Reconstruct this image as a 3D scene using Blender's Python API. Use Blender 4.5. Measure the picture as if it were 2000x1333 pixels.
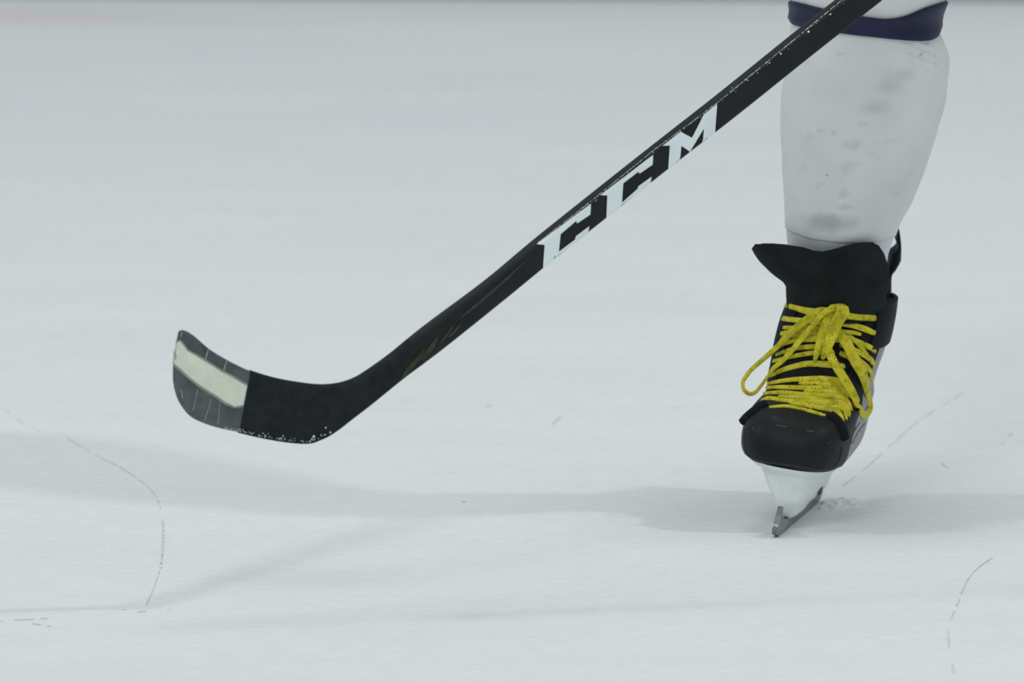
import bpy, bmesh, math, random
from mathutils import Vector, Matrix, noise
from mathutils.bvhtree import BVHTree

random.seed(7)
for o in list(bpy.data.objects):
    bpy.data.objects.remove(o, do_unlink=True)
scene = bpy.context.scene
COL = scene.collection

# ------------------------------------------------------------------ camera
PITCH = math.radians(7.5)
DIST = 12.0                       # metres from the lens to the skate
PPM = 2000.0                      # pixels per metre at that distance
FPX = PPM * DIST
RIGHT = Vector((1, 0, 0))
FWD = Vector((0, math.cos(PITCH), -math.sin(PITCH)))
UP = Vector((0, math.sin(PITCH), math.cos(PITCH)))
# the world origin is where the front of the skate's runner meets the ice
P0 = RIGHT * (-(1520 - 1000) / PPM) + UP * ((1045 - 666.5) / PPM)
CAM = P0 - FWD * DIST
cd = bpy.data.cameras.new('camera')
cam = bpy.data.objects.new('camera', cd)
COL.objects.link(cam)
cam.location = CAM
cam.rotation_euler = (math.radians(90) - PITCH, 0, 0)
cd.sensor_fit = 'HORIZONTAL'
cd.sensor_width = 36
cd.lens = FPX / 2000 * 36
cd.clip_end = 200
cd.dof.use_dof = True
cd.dof.focus_distance = DIST - 0.16
cd.dof.aperture_fstop = 9.0
scene.camera = cam

# ------------------------------------------------------------------ light
world = bpy.data.worlds.new('arena_air')
scene.world = world
world.use_nodes = True
bg = world.node_tree.nodes['Background']
bg.inputs[0].default_value = (0.81, 0.92, 0.97, 1)
bg.inputs[1].default_value = 0.39


def area(name, loc, tgt, size, power, col=(1, 1, 1)):
    d = bpy.data.lights.new(name, 'AREA')
    d.shape = 'DISK'
    d.size = size
    d.energy = power
    d.color = col
    o = bpy.data.objects.new(name, d)
    COL.objects.link(o)
    o.location = loc
    o.rotation_euler = (Vector(tgt) - Vector(loc)).to_track_quat('-Z', 'Y').to_euler()
    return o


area('arena_lamp_right', (8.2, -2.0, 9.0), (0, 0, 0), 0.65, 215, (1, 0.99, 0.96))
area('arena_lamp_left', (-9.5, -0.6, 8.5), (0, 0, 0), 1.6, 170, (1, 0.99, 0.97))
area('arena_lamp_overhead', (0.2, 0.9, 6.6), (0.2, 0.9, 0), 3.0, 92, (1, 0.985, 0.965))
area('arena_lamp_front', (-2.5, -10.0, 8.5), (0, 0, 0), 4.0, 305, (1, 0.985, 0.965))

scene.view_settings.view_transform = 'Standard'
scene.view_settings.look = 'None'
scene.view_settings.gamma = 1
scene.view_settings.use_curve_mapping = False
scene.view_settings.exposure = 0.05


# ------------------------------------------------------------------ helpers
def ray(px, py):
    return (FWD * FPX + RIGHT * (px - 1000) + UP * (666.5 - py)).normalized()


def at(px, py, Y):
    d = ray(px, py)
    return CAM + d * ((Y - CAM.y) / d.y)


def ground(px, py, z=0.0):
    d = ray(px, py)
    return CAM + d * ((z - CAM.z) / d.z)


def obj(name, verts, faces, mats, parent=None, smooth=True, slots=None, angle=None):
    me = bpy.data.meshes.new(name)
    me.from_pydata([tuple(v) for v in verts], [], faces)
    if not isinstance(mats, (list, tuple)):
        mats = [mats]
    for m in mats:
        me.materials.append(m)
    bm = bmesh.new()
    bm.from_mesh(me)
    bmesh.ops.recalc_face_normals(bm, faces=bm.faces)
    bm.to_mesh(me)
    bm.free()
    for i, p in enumerate(me.polygons):
        p.use_smooth = smooth
        if slots:
            p.material_index = slots[i]
    if angle is not None:
        me.set_sharp_from_angle(angle=math.radians(angle))
    o = bpy.data.objects.new(name, me)
    COL.objects.link(o)
    if parent:
        o.parent = parent
        o.matrix_parent_inverse = Matrix.Translation(parent.location).inverted()
    return o


def empty(name, loc, label, cat):
    o = bpy.data.objects.new(name, None)
    COL.objects.link(o)
    o.location = loc
    o.empty_display_size = 0.05
    o['label'] = label
    o['category'] = cat
    return o


def loft(rings, cap0=True, cap1=True):
    n = len(rings[0])
    v = [p for r in rings for p in r]
    f = []
    for i in range(len(rings) - 1):
        for j in range(n):
            k = (j + 1) % n
            f.append((i * n + j, i * n + k, (i + 1) * n + k, (i + 1) * n + j))
    if cap0:
        f.append(tuple(reversed(range(n))))
    if cap1:
        f.append(tuple(range((len(rings) - 1) * n, len(rings) * n)))
    return v, f


def lerp_table(tab, x):
    if x <= tab[0][0]:
        return tab[0][1:]
    for a, b in zip(tab, tab[1:]):
        if x <= b[0]:
            t = (x - a[0]) / (b[0] - a[0])
            return [p + (q - p) * t for p, q in zip(a[1:], b[1:])]
    return tab[-1][1:]


def smooth_table(tab, x):
    """Catmull-Rom through the rows of a table."""
    if x <= tab[0][0]:
        return list(tab[0][1:])
    if x >= tab[-1][0]:
        return list(tab[-1][1:])
    for i in range(len(tab) - 1):
        a, b = tab[i], tab[i + 1]
        if x <= b[0]:
            t = (x - a[0]) / (b[0] - a[0])
            h = b[0] - a[0]
            out = []
            for k in range(1, len(a)):
                m0 = ((b[k] - tab[i - 1][k]) / (b[0] - tab[i - 1][0])) if i > 0 else (b[k] - a[k]) / h
                m1 = ((tab[i + 2][k] - a[k]) / (tab[i + 2][0] - a[0])) if i + 2 < len(tab) else (b[k] - a[k]) / h
                t2, t3 = t * t, t * t * t
                out.append((2 * t3 - 3 * t2 + 1) * a[k] + (t3 - 2 * t2 + t) * h * m0
                           + (-2 * t3 + 3 * t2) * b[k] + (t3 - t2) * h * m1)
            return out


def catmull(pts, step):
    """Dense list through points (tuples), about `step` apart in the first two entries."""
    out = []
    n = len(pts)
    for i in range(n - 1):
        p0 = pts[max(i - 1, 0)]
        p1, p2 = pts[i], pts[i + 1]
        p3 = pts[min(i + 2, n - 1)]
        d = math.hypot(p2[0] - p1[0], p2[1] - p1[1])
        k = max(1, int(round(d / step)))
        for j in range(k):
            t = j / k
            out.append(tuple(0.5 * ((2 * b) + (-a + c) * t + (2 * a - 5 * b + 4 * c - d_) * t * t
                                    + (-a + 3 * b - 3 * c + d_) * t ** 3)
                             for a, b, c, d_ in zip(p0, p1, p2, p3)))
    out.append(tuple(pts[-1]))
    return out


def sgnpow(c, e):
    return math.copysign(abs(c) ** e, c)


# ------------------------------------------------------------------ materials
class NT:
    def __init__(self, name):
        self.m = bpy.data.materials.new(name)
        self.m.use_nodes = True
        self.t = self.m.node_tree
        self.b = self.t.nodes['Principled BSDF']

    def n(self, kind, **kw):
        nd = self.t.nodes.new(kind)
        for k, v in kw.items():
            if k.startswith('i_'):
                nd.inputs[k[2:].replace('_', ' ')].default_value = v
            else:
                setattr(nd, k, v)
        return nd

    def l(self, a, b):
        self.t.links.new(a, b)

    def coords(self, scale, kind='Object'):
        tc = self.n('ShaderNodeTexCoord')
        mp = self.n('ShaderNodeMapping')
        mp.inputs['Scale'].default_value = scale
        self.l(tc.outputs[kind], mp.inputs['Vector'])
        return mp.outputs['Vector']

    def ramp(self, fac, stops):
        r = self.n('ShaderNodeValToRGB')
        cr = r.color_ramp
        while len(cr.elements) < len(stops):
            cr.elements.new(0.5)
        for e, (p, c) in zip(cr.elements, stops):
            e.position = p
            e.color = (*c, 1) if len(c) == 3 else c
        self.l(fac, r.inputs[0])
        return r.outputs[0]

    def mix(self, fac, a, b, blend='MIX'):
        x = self.n('ShaderNodeMix', data_type='RGBA', blend_type=blend)
        if isinstance(fac, float):
            x.inputs[0].default_value = fac
        else:
            self.l(fac, x.inputs[0])
        for s, i in ((a, 6), (b, 7)):
            if isinstance(s, tuple):
                x.inputs[i].default_value = (*s, 1)
            else:
                self.l(s, x.inputs[i])
        return x.outputs[2]

    def noise(self, vec, scale, detail=3, rough=0.55):
        nz = self.n('ShaderNodeTexNoise')
        nz.inputs['Scale'].default_value = scale
        nz.inputs['Detail'].default_value = detail
        nz.inputs['Roughness'].default_value = rough
        if vec is not None:
            self.l(vec, nz.inputs['Vector'])
        return nz.outputs['Fac']

    def bump(self, h, strength, dist):
        bp = self.n('ShaderNodeBump')
        bp.inputs['Strength'].default_value = strength
        bp.inputs['Distance'].default_value = dist
        self.l(h, bp.inputs['Height'])
        self.l(bp.outputs[0], self.b.inputs['Normal'])


def mat_simple(name, col, rough, spec=0.5, metal=0.0, var=0.25, scale=60, bump=0.15, bdist=0.0006):
    t = NT(name)
    v = t.coords((1, 1, 1))
    nz = t.noise(v, scale, 4)
    lo = tuple(c * (1 - var) for c in col)
    hi = tuple(min(1, c * (1 + var)) for c in col)
    t.l(t.ramp(nz, [(0.3, lo), (0.7, hi)]), t.b.inputs['Base Color'])
    t.b.inputs['Roughness'].default_value = rough
    t.b.inputs['Specular IOR Level'].default_value = spec
    t.b.inputs['Metallic'].default_value = metal
    if bump:
        t.bump(t.noise(v, scale * 6, 3), bump, bdist)
    return t.m


def mat_ice():
    t = NT('ice')
    v1 = t.coords((0.9, 2.2, 1))          # long skate-worn streaks across the sheet
    v2 = t.coords((13, 44, 1))
    v3 = t.coords((1, 1, 1))
    a = t.noise(v1, 2.2, 5, 0.6)
    b = t.noise(v2, 3.0, 4, 0.6)
    c = t.noise(v3, 420, 3, 0.6)
    base = t.ramp(a, [(0.25, (0.80, 0.835, 0.845)), (0.75, (0.87, 0.89, 0.895))])
    st = t.ramp(b, [(0.3, (0.925, 0.93, 0.935)), (0.52, (0.985, 0.985, 0.985)), (0.75, (1.03, 1.03, 1.03))])
    base = t.mix(1.0, base, st, 'MULTIPLY')
    fl = t.ramp(c, [(0.30, (0.90, 0.91, 0.91)), (0.5, (1, 1, 1)), (0.72, (1.05, 1.05, 1.05))])
    base = t.mix(1.0, base, fl, 'MULTIPLY')
    # faint red line frozen into the ice far behind the skater, worn away to the right
    tc = t.n('ShaderNodeTexCoord')
    sx = t.n('ShaderNodeSeparateXYZ')
    t.l(tc.outputs['Object'], sx.inputs[0])
    d = t.n('ShaderNodeMath', operation='MULTIPLY_ADD')
    t.l(sx.outputs['X'], d.inputs[0])
    gA, gB = ground(0, 33), ground(420, 40)
    d.inputs[1].default_value = -(gB.y - gA.y) / (gB.x - gA.x)
    t.l(sx.outputs['Y'], d.inputs[2])
    e = t.n('ShaderNodeMath', operation='SUBTRACT')
    t.l(d.outputs[0], e.inputs[0])
    e.inputs[1].default_value = gA.y - (gB.y - gA.y) / (gB.x - gA.x) * gA.x
    ab = t.n('ShaderNodeMath', operation='ABSOLUTE')
    t.l(e.outputs[0], ab.inputs[0])
    band = t.n('ShaderNodeMapRange', interpolation_type='SMOOTHSTEP')
    band.inputs['From Min'].default_value = 0.09
    band.inputs['From Max'].default_value = 0.02
    t.l(ab.outputs[0], band.inputs['Value'])
    fade = t.n('ShaderNodeMapRange', interpolation_type='SMOOTHSTEP')
    fade.inputs['From Min'].default_value = ground(620, 40).x
    fade.inputs['From Max'].default_value = gA.x
    t.l(sx.outputs['X'], fade.inputs['Value'])
    mu = t.n('ShaderNodeMath', operation='MULTIPLY')
    t.l(band.outputs[0], mu.inputs[0])
    t.l(fade.outputs[0], mu.inputs[1])
    mu2 = t.n('ShaderNodeMath', operation='MULTIPLY')
    t.l(mu.outputs[0], mu2.inputs[0])
    mu2.inputs[1].default_value = 0.75
    base = t.mix(mu2.outputs[0], base, (0.80, 0.68, 0.68))
    t.l(base, t.b.inputs['Base Color'])
    t.b.inputs['Roughness'].default_value = 0.62
    t.b.inputs['IOR'].default_value = 1.31
    t.b.inputs['Specular IOR Level'].default_value = 0.35
    mx = t.n('ShaderNodeMath', operation='MULTIPLY_ADD')
    t.l(b, mx.inputs[0])
    mx.inputs[1].default_value = 0.6
    t.l(c, mx.inputs[2])
    t.bump(mx.outputs[0], 0.4, 0.002)
    return t.m


def mat_sock(name, lo, hi, stain, spots=()):
    t = NT(name)
    v = t.coords((1, 1, 0.8))
    a = t.noise(v, 9, 4)
    base = t.ramp(a, [(0.35, lo), (0.62, hi)])
    v2 = t.coords((1, 1, 1.6))
    s = t.noise(v2, 26, 3, 0.5)
    f = t.n('ShaderNodeMapRange')
    f.inputs['From Min'].default_value = 0.60
    f.inputs['From Max'].default_value = 0.72
    f.inputs['To Max'].default_value = 0.3
    t.l(s, f.inputs['Value'])
    base = t.mix(f.outputs[0], base, stain)
    if spots:
        tcw = t.n('ShaderNodeTexCoord')
        nw = t.n('ShaderNodeTexNoise')
        nw.inputs['Scale'].default_value = 55
        nw.inputs['Detail'].default_value = 3
        t.l(tcw.outputs['Object'], nw.inputs['Vector'])
        ms = t.n('ShaderNodeVectorMath', operation='MULTIPLY_ADD')
        t.l(nw.outputs['Color'], ms.inputs[0])
        ms.inputs[1].default_value = (0.022, 0, 0.016)
        ms.inputs[2].default_value = (-0.011, 0, -0.008)
        ad = t.n('ShaderNodeVectorMath', operation='ADD')
        t.l(tcw.outputs['Object'], ad.inputs[0])
        t.l(ms.outputs[0], ad.inputs[1])
        warped = ad.outputs[0]
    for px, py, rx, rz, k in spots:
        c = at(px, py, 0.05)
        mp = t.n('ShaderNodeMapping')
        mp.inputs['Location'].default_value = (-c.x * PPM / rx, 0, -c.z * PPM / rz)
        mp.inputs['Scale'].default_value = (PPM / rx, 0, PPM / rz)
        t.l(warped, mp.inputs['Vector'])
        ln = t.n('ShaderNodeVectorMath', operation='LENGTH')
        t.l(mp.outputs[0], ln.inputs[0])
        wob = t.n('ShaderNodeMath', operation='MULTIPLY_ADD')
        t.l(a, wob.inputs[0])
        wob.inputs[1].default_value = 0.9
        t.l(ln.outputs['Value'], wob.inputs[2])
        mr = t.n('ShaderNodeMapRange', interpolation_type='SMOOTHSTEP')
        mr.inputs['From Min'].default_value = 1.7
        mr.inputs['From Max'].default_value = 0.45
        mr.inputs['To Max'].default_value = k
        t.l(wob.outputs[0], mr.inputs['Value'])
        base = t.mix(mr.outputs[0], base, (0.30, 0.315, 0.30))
    t.l(base, t.b.inputs['Base Color'])
    t.b.inputs['Roughness'].default_value = 0.75
    t.b.inputs['Specular IOR Level'].default_value = 0.2
    t.b.inputs['Sheen Weight'].default_value = 0.15
    kn = t.noise(t.coords((1, 1, 1)), 900, 2)
    t.bump(kn, 0.12, 0.0006)
    return t.m


def mat_lace():
    t = NT('yellow_lace')
    v = t.coords((1, 1, 1))
    a = t.noise(v, 120, 3)
    base = t.ramp(a, [(0.3, (0.34, 0.325, 0.02)), (0.48, (0.57, 0.50, 0.014)), (0.7, (0.70, 0.63, 0.06))])
    vo = t.n('ShaderNodeTexVoronoi')
    vo.inputs['Scale'].default_value = 330
    t.l(v, vo.inputs['Vector'])
    dots = t.ramp(vo.outputs['Distance'], [(0.16, (1, 1, 1)), (0.26, (0, 0, 0))])
    gate = t.ramp(t.noise(v, 55, 2), [(0.47, (0, 0, 0)), (0.56, (1, 1, 1))])
    k = t.mix(1.0, dots, gate, 'MULTIPLY')
    base = t.mix(k, base, (0.035, 0.033, 0.01))
    t.l(base, t.b.inputs['Base Color'])
    t.b.inputs['Roughness'].default_value = 0.7
    t.b.inputs['Specular IOR Level'].default_value = 0.25
    t.bump(t.noise(v, 1400, 2), 0.25, 0.0005)
    return t.m


def mat_stick():
    t = NT('carbon_black')
    v = t.coords((1, 1, 1))
    a = t.noise(v, 30, 4)
    t.l(t.ramp(a, [(0.3, (0.009, 0.012, 0.013)), (0.7, (0.016, 0.019, 0.020))]), t.b.inputs['Base Color'])
    t.b.inputs['Roughness'].default_value = 0.5
    t.b.inputs['Specular IOR Level'].default_value = 0.22
    t.bump(t.noise(v, 500, 2), 0.08, 0.0005)
    return t.m


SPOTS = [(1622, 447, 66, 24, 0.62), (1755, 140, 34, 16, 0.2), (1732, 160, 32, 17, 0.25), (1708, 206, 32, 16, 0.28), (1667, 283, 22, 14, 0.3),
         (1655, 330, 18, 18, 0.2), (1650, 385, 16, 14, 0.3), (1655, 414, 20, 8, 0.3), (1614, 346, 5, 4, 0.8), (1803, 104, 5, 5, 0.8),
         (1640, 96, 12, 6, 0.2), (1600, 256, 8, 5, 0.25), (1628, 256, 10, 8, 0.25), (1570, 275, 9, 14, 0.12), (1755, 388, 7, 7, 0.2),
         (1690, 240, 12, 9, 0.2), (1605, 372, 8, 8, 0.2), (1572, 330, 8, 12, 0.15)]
M_ICE = mat_ice()
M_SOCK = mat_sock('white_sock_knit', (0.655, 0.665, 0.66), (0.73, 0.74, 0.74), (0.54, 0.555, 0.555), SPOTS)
M_INNER = mat_sock('bluish_inner_sock', (0.60, 0.65, 0.69), (0.66, 0.71, 0.75), (0.55, 0.6, 0.63))
M_NAVY = mat_simple('navy_strap', (0.017, 0.019, 0.055), 0.5, 0.25, var=0.25, scale=40)
M_PANTS = mat_simple('navy_pants', (0.03, 0.035, 0.09), 0.7, 0.3, scale=20)
M_LACE = mat_lace()
M_STICK = mat_stick()
M_TAPE = mat_simple('black_cloth_tape', (0.014, 0.018, 0.020), 0.8, 0.2, var=0.3, scale=90, bump=0.3)
M_TOE = mat_simple('worn_dark_grey_blade', (0.075, 0.09, 0.092), 0.38, 0.5, var=0.45, scale=45, bump=0.1)
M_CREAM = mat_simple('cream_print', (0.70, 0.74, 0.61), 0.5, 0.4, var=0.1, scale=60, bump=0.0)
M_BORDER = mat_simple('grey_green_print', (0.27, 0.30, 0.25), 0.5, 0.4, var=0.3, scale=80, bump=0.0)
M_WLINE = mat_simple('pale_scuff_line', (0.24, 0.28, 0.275), 0.5, 0.3, var=0.3, scale=200, bump=0.0)
M_LETTER = mat_simple('white_print', (0.76, 0.84, 0.86), 0.45, 0.4, var=0.05, scale=30, bump=0.0)
M_OLIVE = mat_simple('dark_olive_print', (0.022, 0.031, 0.011), 0.5, 0.4, var=0.5, scale=90, bump=0.0)
M_GREYLINE = mat_simple('dark_grey_print', (0.03, 0.034, 0.034), 0.5, 0.4, var=0.4, scale=90, bump=0.0)
M_BLACK = mat_simple('black_boot', (0.006, 0.007, 0.010), 0.65, 0.14, var=0.3, scale=50)
M_FELT = mat_simple('black_tongue', (0.010, 0.013, 0.014), 0.85, 0.2, var=0.35, scale=40, bump=0.3)
M_CAP = mat_simple('black_toe_cap', (0.009, 0.011, 0.012), 0.5, 0.22, var=0.3, scale=35, bump=0.1)
M_SIDE = mat_simple('boot_side_ice_sheen', (0.19, 0.185, 0.21), 0.4, 0.5, var=0.25, scale=30)  # glossy black side; the grey paints in the ice's reflection
M_RIM = mat_simple('toe_cap_rim', (0.022, 0.023, 0.028), 0.5, 0.3, var=0.3, scale=90, bump=0)
M_STITCH = mat_simple('pale_scuff', (0.10, 0.11, 0.11), 0.6, 0.3, var=0.3, scale=100, bump=0)
M_HOLDER = mat_simple('white_plastic', (0.80, 0.85, 0.85), 0.32, 0.5, var=0.05, scale=25, bump=0.05)
M_SLOT = mat_simple('dark_slot', (0.02, 0.025, 0.025), 0.6, 0.3)
M_STEEL = mat_simple('steel', (0.22, 0.235, 0.24), 0.4, 0.5, metal=0.6, var=0.4, scale=90, bump=0.1)
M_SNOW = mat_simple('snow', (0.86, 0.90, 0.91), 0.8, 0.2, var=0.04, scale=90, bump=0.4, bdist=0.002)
M_SCR = mat_simple('ice_cut', (0.63, 0.67, 0.685), 0.8, 0.1, var=0.3, scale=60, bump=0)
M_BOARD = mat_simple('white_boards', (0.55, 0.58, 0.60), 0.5, 0.4, var=0.05, scale=5)
M_KICK = mat_simple('grey_kickplate', (0.25, 0.27, 0.29), 0.5, 0.4, var=0.1, scale=5)

# ------------------------------------------------------------------ ice and boards
gx0, gx1, gy0, gy1 = -9, 9, -14, 5.2
NX, NY = 36, 40
v, f = [], []
for j in range(NY + 1):
    for i in range(NX + 1):
        v.append((gx0 + (gx1 - gx0) * i / NX, gy0 + (gy1 - gy0) * j / NY, 0))
for j in range(NY):
    for i in range(NX):
        a = j * (NX + 1) + i
        f.append((a, a + 1, a + NX + 2, a + NX + 1))
floor = obj('floor', v, f, M_ICE)
floor['kind'] = 'structure'
floor['label'] = 'pale bluish white rink ice with faint skate cuts and shadows'


def box_obj(name, x0, x1, y0, y1, z0, z1, m, parent=None, skew=0.0):
    vs = []
    for z in (z0, z1):
        for x, y in ((x0, y0), (x1, y0), (x1, y1), (x0, y1)):
            vs.append((x, y - skew * x, z))
    fs = [(3, 2, 1, 0), (4, 5, 6, 7), (0, 1, 5, 4), (1, 2, 6, 5), (2, 3, 7, 6), (3, 0, 4, 7)]
    return obj(name, vs, fs, m, parent, smooth=False)


YB = ground(480, -6).y + 0.05 * ground(480, -6).x
wall = box_obj('wall_back', -9, 9, YB, YB + 0.12, 0.2, 1.07, M_BOARD, skew=0.05)
wall['kind'] = 'structure'
wall['label'] = 'rink boards behind the skater'
kick = box_obj('baseboard_back', -9, 9, YB - 0.012, YB + 0.12, 0.0, 0.2, M_KICK, skew=0.05)
kick['kind'] = 'structure'
kick['label'] = 'kickplate at the foot of the rink boards'


# skate cuts lying in the ice: slim dark grooves, broken up along their length
def scratch(pts, wpx, gap=0.0, name='skate_cut'):
    d = catmull(pts, 5)
    vs, fs = [], []
    for i, p in enumerate(d):
        q = d[min(i + 1, len(d) - 1)]
        r = d[max(i - 1, 0)]
        g = ground(p[0], p[1], 0.0004)
        tang = ground(q[0], q[1]) - ground(r[0], r[1])
        w = 0.8 * wpx / PPM * 0.5 * (0.5 + 0.9 * noise.noise(Vector((i * 0.37, pts[0][0], 0))) ** 2 + 0.3)
        side = Vector((-tang.y, tang.x, 0))
        # lateral spread seen at a grazing angle: keep the groove narrow in plan
        side = side.normalized() * w
        vs += [g - side, g + side]
    for i in range(len(d) - 1):
        if noise.noise(Vector((i * 0.23, pts[0][1] * 0.1, 3.1))) > gap:
            fs.append((2 * i, 2 * i + 1, 2 * i + 3, 2 * i + 2))
    if fs:
        obj(name, vs, fs, M_SCR, floor, smooth=False)


scratch([(130, 855), (185, 888), (240, 916), (283, 946), (306, 972), (314, 995)], 3.0, -0.45)
scratch([(318, 1018), (319, 1050), (317, 1085), (314, 1110)], 6.0, -0.2)
scratch([(312, 1115), (302, 1145), (286, 1182)], 3.0, -0.3)
scratch([(1985, 1064), (1930, 1095), (1893, 1128), (1870, 1180), (1853, 1225), (1855, 1270), (1863, 1315)], 4.5, -0.1)
scratch([(1880, 768), (1800, 818), (1745, 865), (1690, 915), (1645, 950)], 3.4, -0.25)
scratch([(1957, 868), (1966, 856), (1976, 846)], 5.0, -0.3)
scratch([(1838, 905), (1852, 914)], 5.0, -0.9)
scratch([(1080, 830), (1086, 822), (1112, 802)], 5.0, -0.2)
scratch([(950, 797), (960, 790), (985, 782)], 5.0, -0.1)
scratch([(372, 1062), (385, 1066), (420, 1061)], 6.0, 0.1)
scratch([(0, 1214), (60, 1210), (110, 1207)], 7.0, 0.05)
scratch([(240, 1190), (260, 1196), (330, 1190)], 7.0, 0.05)
scratch([(60, 1218), (100, 1224)], 7.0, 0.0)
scratch([(10, 800), (50, 830), (90, 845)], 2.4, 0.0)
scratch([(902, 980), (909, 980)], 10.0, -0.9)


# ------------------------------------------------------------------ hockey stick
# stations from the toe of the blade, round the heel, up the shaft: top pixel, bottom pixel, thickness (m), roundness, roll, depth offset
HEEL_Y = -0.50
SHAFT_SLOPE = 0.5


def stick_y(px):
    x = (px - 640) / PPM
    if x > 0:
        return HEEL_Y + SHAFT_SLOPE * x
    return HEEL_Y + 0.12 * x - 1.1 * x * x * 1.2


ST = [  # tx, ty, bx, by, thick, n, roll
    (349, 647, 338, 700, 0.003, 2.2, 0),
    (356, 645, 338, 745, 0.005, 2.5, 0),
    (366, 648, 345, 775, 0.006, 2.8, 0),
    (382, 659, 356, 796, 0.006, 3, 0),
    (408, 681.5, 373, 815, 0.0065, 3, 0),
    (441, 702, 400, 828, 0.007, 3, 0),
    (466, 715, 430, 837, 0.007, 3, 0),
    (488, 724.5, 465, 844.5, 0.0075, 3, 0),
    (531, 738, 510, 855, 0.008, 3, 0),
    (576.5, 747, 560, 863.5, 0.009, 3, 0),
    (617, 752, 601, 866, 0.010, 3, 0),
    (645, 751.5, 626, 859, 0.011, 3, 0),
    (668, 748, 655, 842, 0.013, 3, 0),
    (690, 740, 689, 816.5, 0.014, 3.2, 2),
    (712, 726.5, 725, 790, 0.016, 3.4, 4),
    (760, 690, 790, 740, 0.018, 3.6, 8),
    (824, 637, 858, 690, 0.018, 4, 10),
    (946, 545.6, 984, 589.5, 0.0185, 5, 14),
    (1040, 467, 1080, 511, 0.0185, 6, 18),
    (1152, 377.5, 1192, 422, 0.0185, 7, 20),
    (1274, 281, 1314, 325.5, 0.0185, 7, 20),
    (1403.6, 179.5, 1443, 225, 0.0185, 7, 20),
    (1555.6, 57, 1596, 102.5, 0.0185, 7, 20),
    (1700, -57, 1740, -10.5, 0.0185, 7, 20),
    (1925, -235, 1965, -188, 0.0185, 7, 20),
    (2400, -610, 2440, -563, 0.0185, 7, 20),
    (2640, -800, 2680, -753, 0.0185, 7, 20),
]


def dense_stations(st, sub=5):
    tab = [(i,) + s for i, s in enumerate(st)]
    out = []
    n = len(st)
    for i in range((n - 1) * sub + 1):
        out.append(smooth_table(tab, i / sub))
    return out


SUB = 5
DST = dense_stations(ST, SUB)
CENT = []
for s in DST:
    mx, my = (s[0] + s[2]) / 2, (s[1] + s[3]) / 2
    CENT.append((at(s[0], s[1], stick_y(mx)), at(s[2], s[3], stick_y(mx))))


def stick_ring(i, grow=0.0, N=40):
    s = DST[i]
    top, bot = CENT[i]
    c = (top + bot) / 2
    j0, j1 = max(i - 1, 0), min(i + 1, len(DST) - 1)
    tang = ((CENT[j1][0] + CENT[j1][1]) - (CENT[j0][0] + CENT[j0][1])).normalized()
    w = (top - bot)
    ext = w.length / 2
    w = w.normalized()
    dep = tang.cross(w)
    if dep.y < 0:
        dep = -dep
    dep.normalize()
    # blade leans with the shaft, loft uses the outline direction itself
    roll = math.radians(s[6])
    b = s[4] / 2
    a = (ext - b * math.sin(roll)) / math.cos(roll)
    # roll the section about the stick so its upper narrow face turns to the lens
    u = w * math.cos(roll) - dep * math.sin(roll) * 1.0
    d = dep * math.cos(roll) + w * math.sin(roll)
    n = s[5]
    out = []
    for k in range(N):
        th = 2 * math.pi * (k + 0.5) / N
        out.append(c + u * ((a + grow) * sgnpow(math.cos(th), 2 / n)) + d * ((b + grow) * sgnpow(math.sin(th), 2 / n)))
    return out


JOINT = 13 * SUB
stick = empty('hockey_stick', at(620, 864, HEEL_Y), 'black hockey stick with white CCM lettering slanting across the ice', 'hockey stick')
R_ALL = [stick_ring(i) for i in range(len(DST))]
vs, fs = loft(R_ALL[JOINT:])
shaft = obj('shaft', vs, fs, M_STICK, stick, angle=50)
vs, fs = loft(R_ALL[:JOINT + 1])
blade = obj('blade', vs, fs, M_TOE, stick, angle=60)
TAPE0 = 7 * SUB
vs, fs = loft([stick_ring(i, 0.0007 * min(1, (JOINT + 14 - i) / 14)) for i in range(TAPE0, JOINT + 14)])
tape = obj('blade_tape', vs, fs, M_TAPE, blade, angle=60)
tape['label'] = 'black cloth tape wrapped round the heel of the blade'


def bvh_of(objs):
    vv, ff = [], []
    for o in objs:
        k = len(vv)
        mw = o.matrix_basis if o.parent is None else Matrix.Translation(o.parent.location) @ o.matrix_parent_inverse @ o.matrix_basis
        vv += [mw @ x.co for x in o.data.vertices]
        ff += [tuple(k + i for i in p.vertices) for p in o.data.polygons]
    return BVHTree.FromPolygons(vv, ff)


BV_STICK = bvh_of([shaft, blade, tape])


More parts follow.
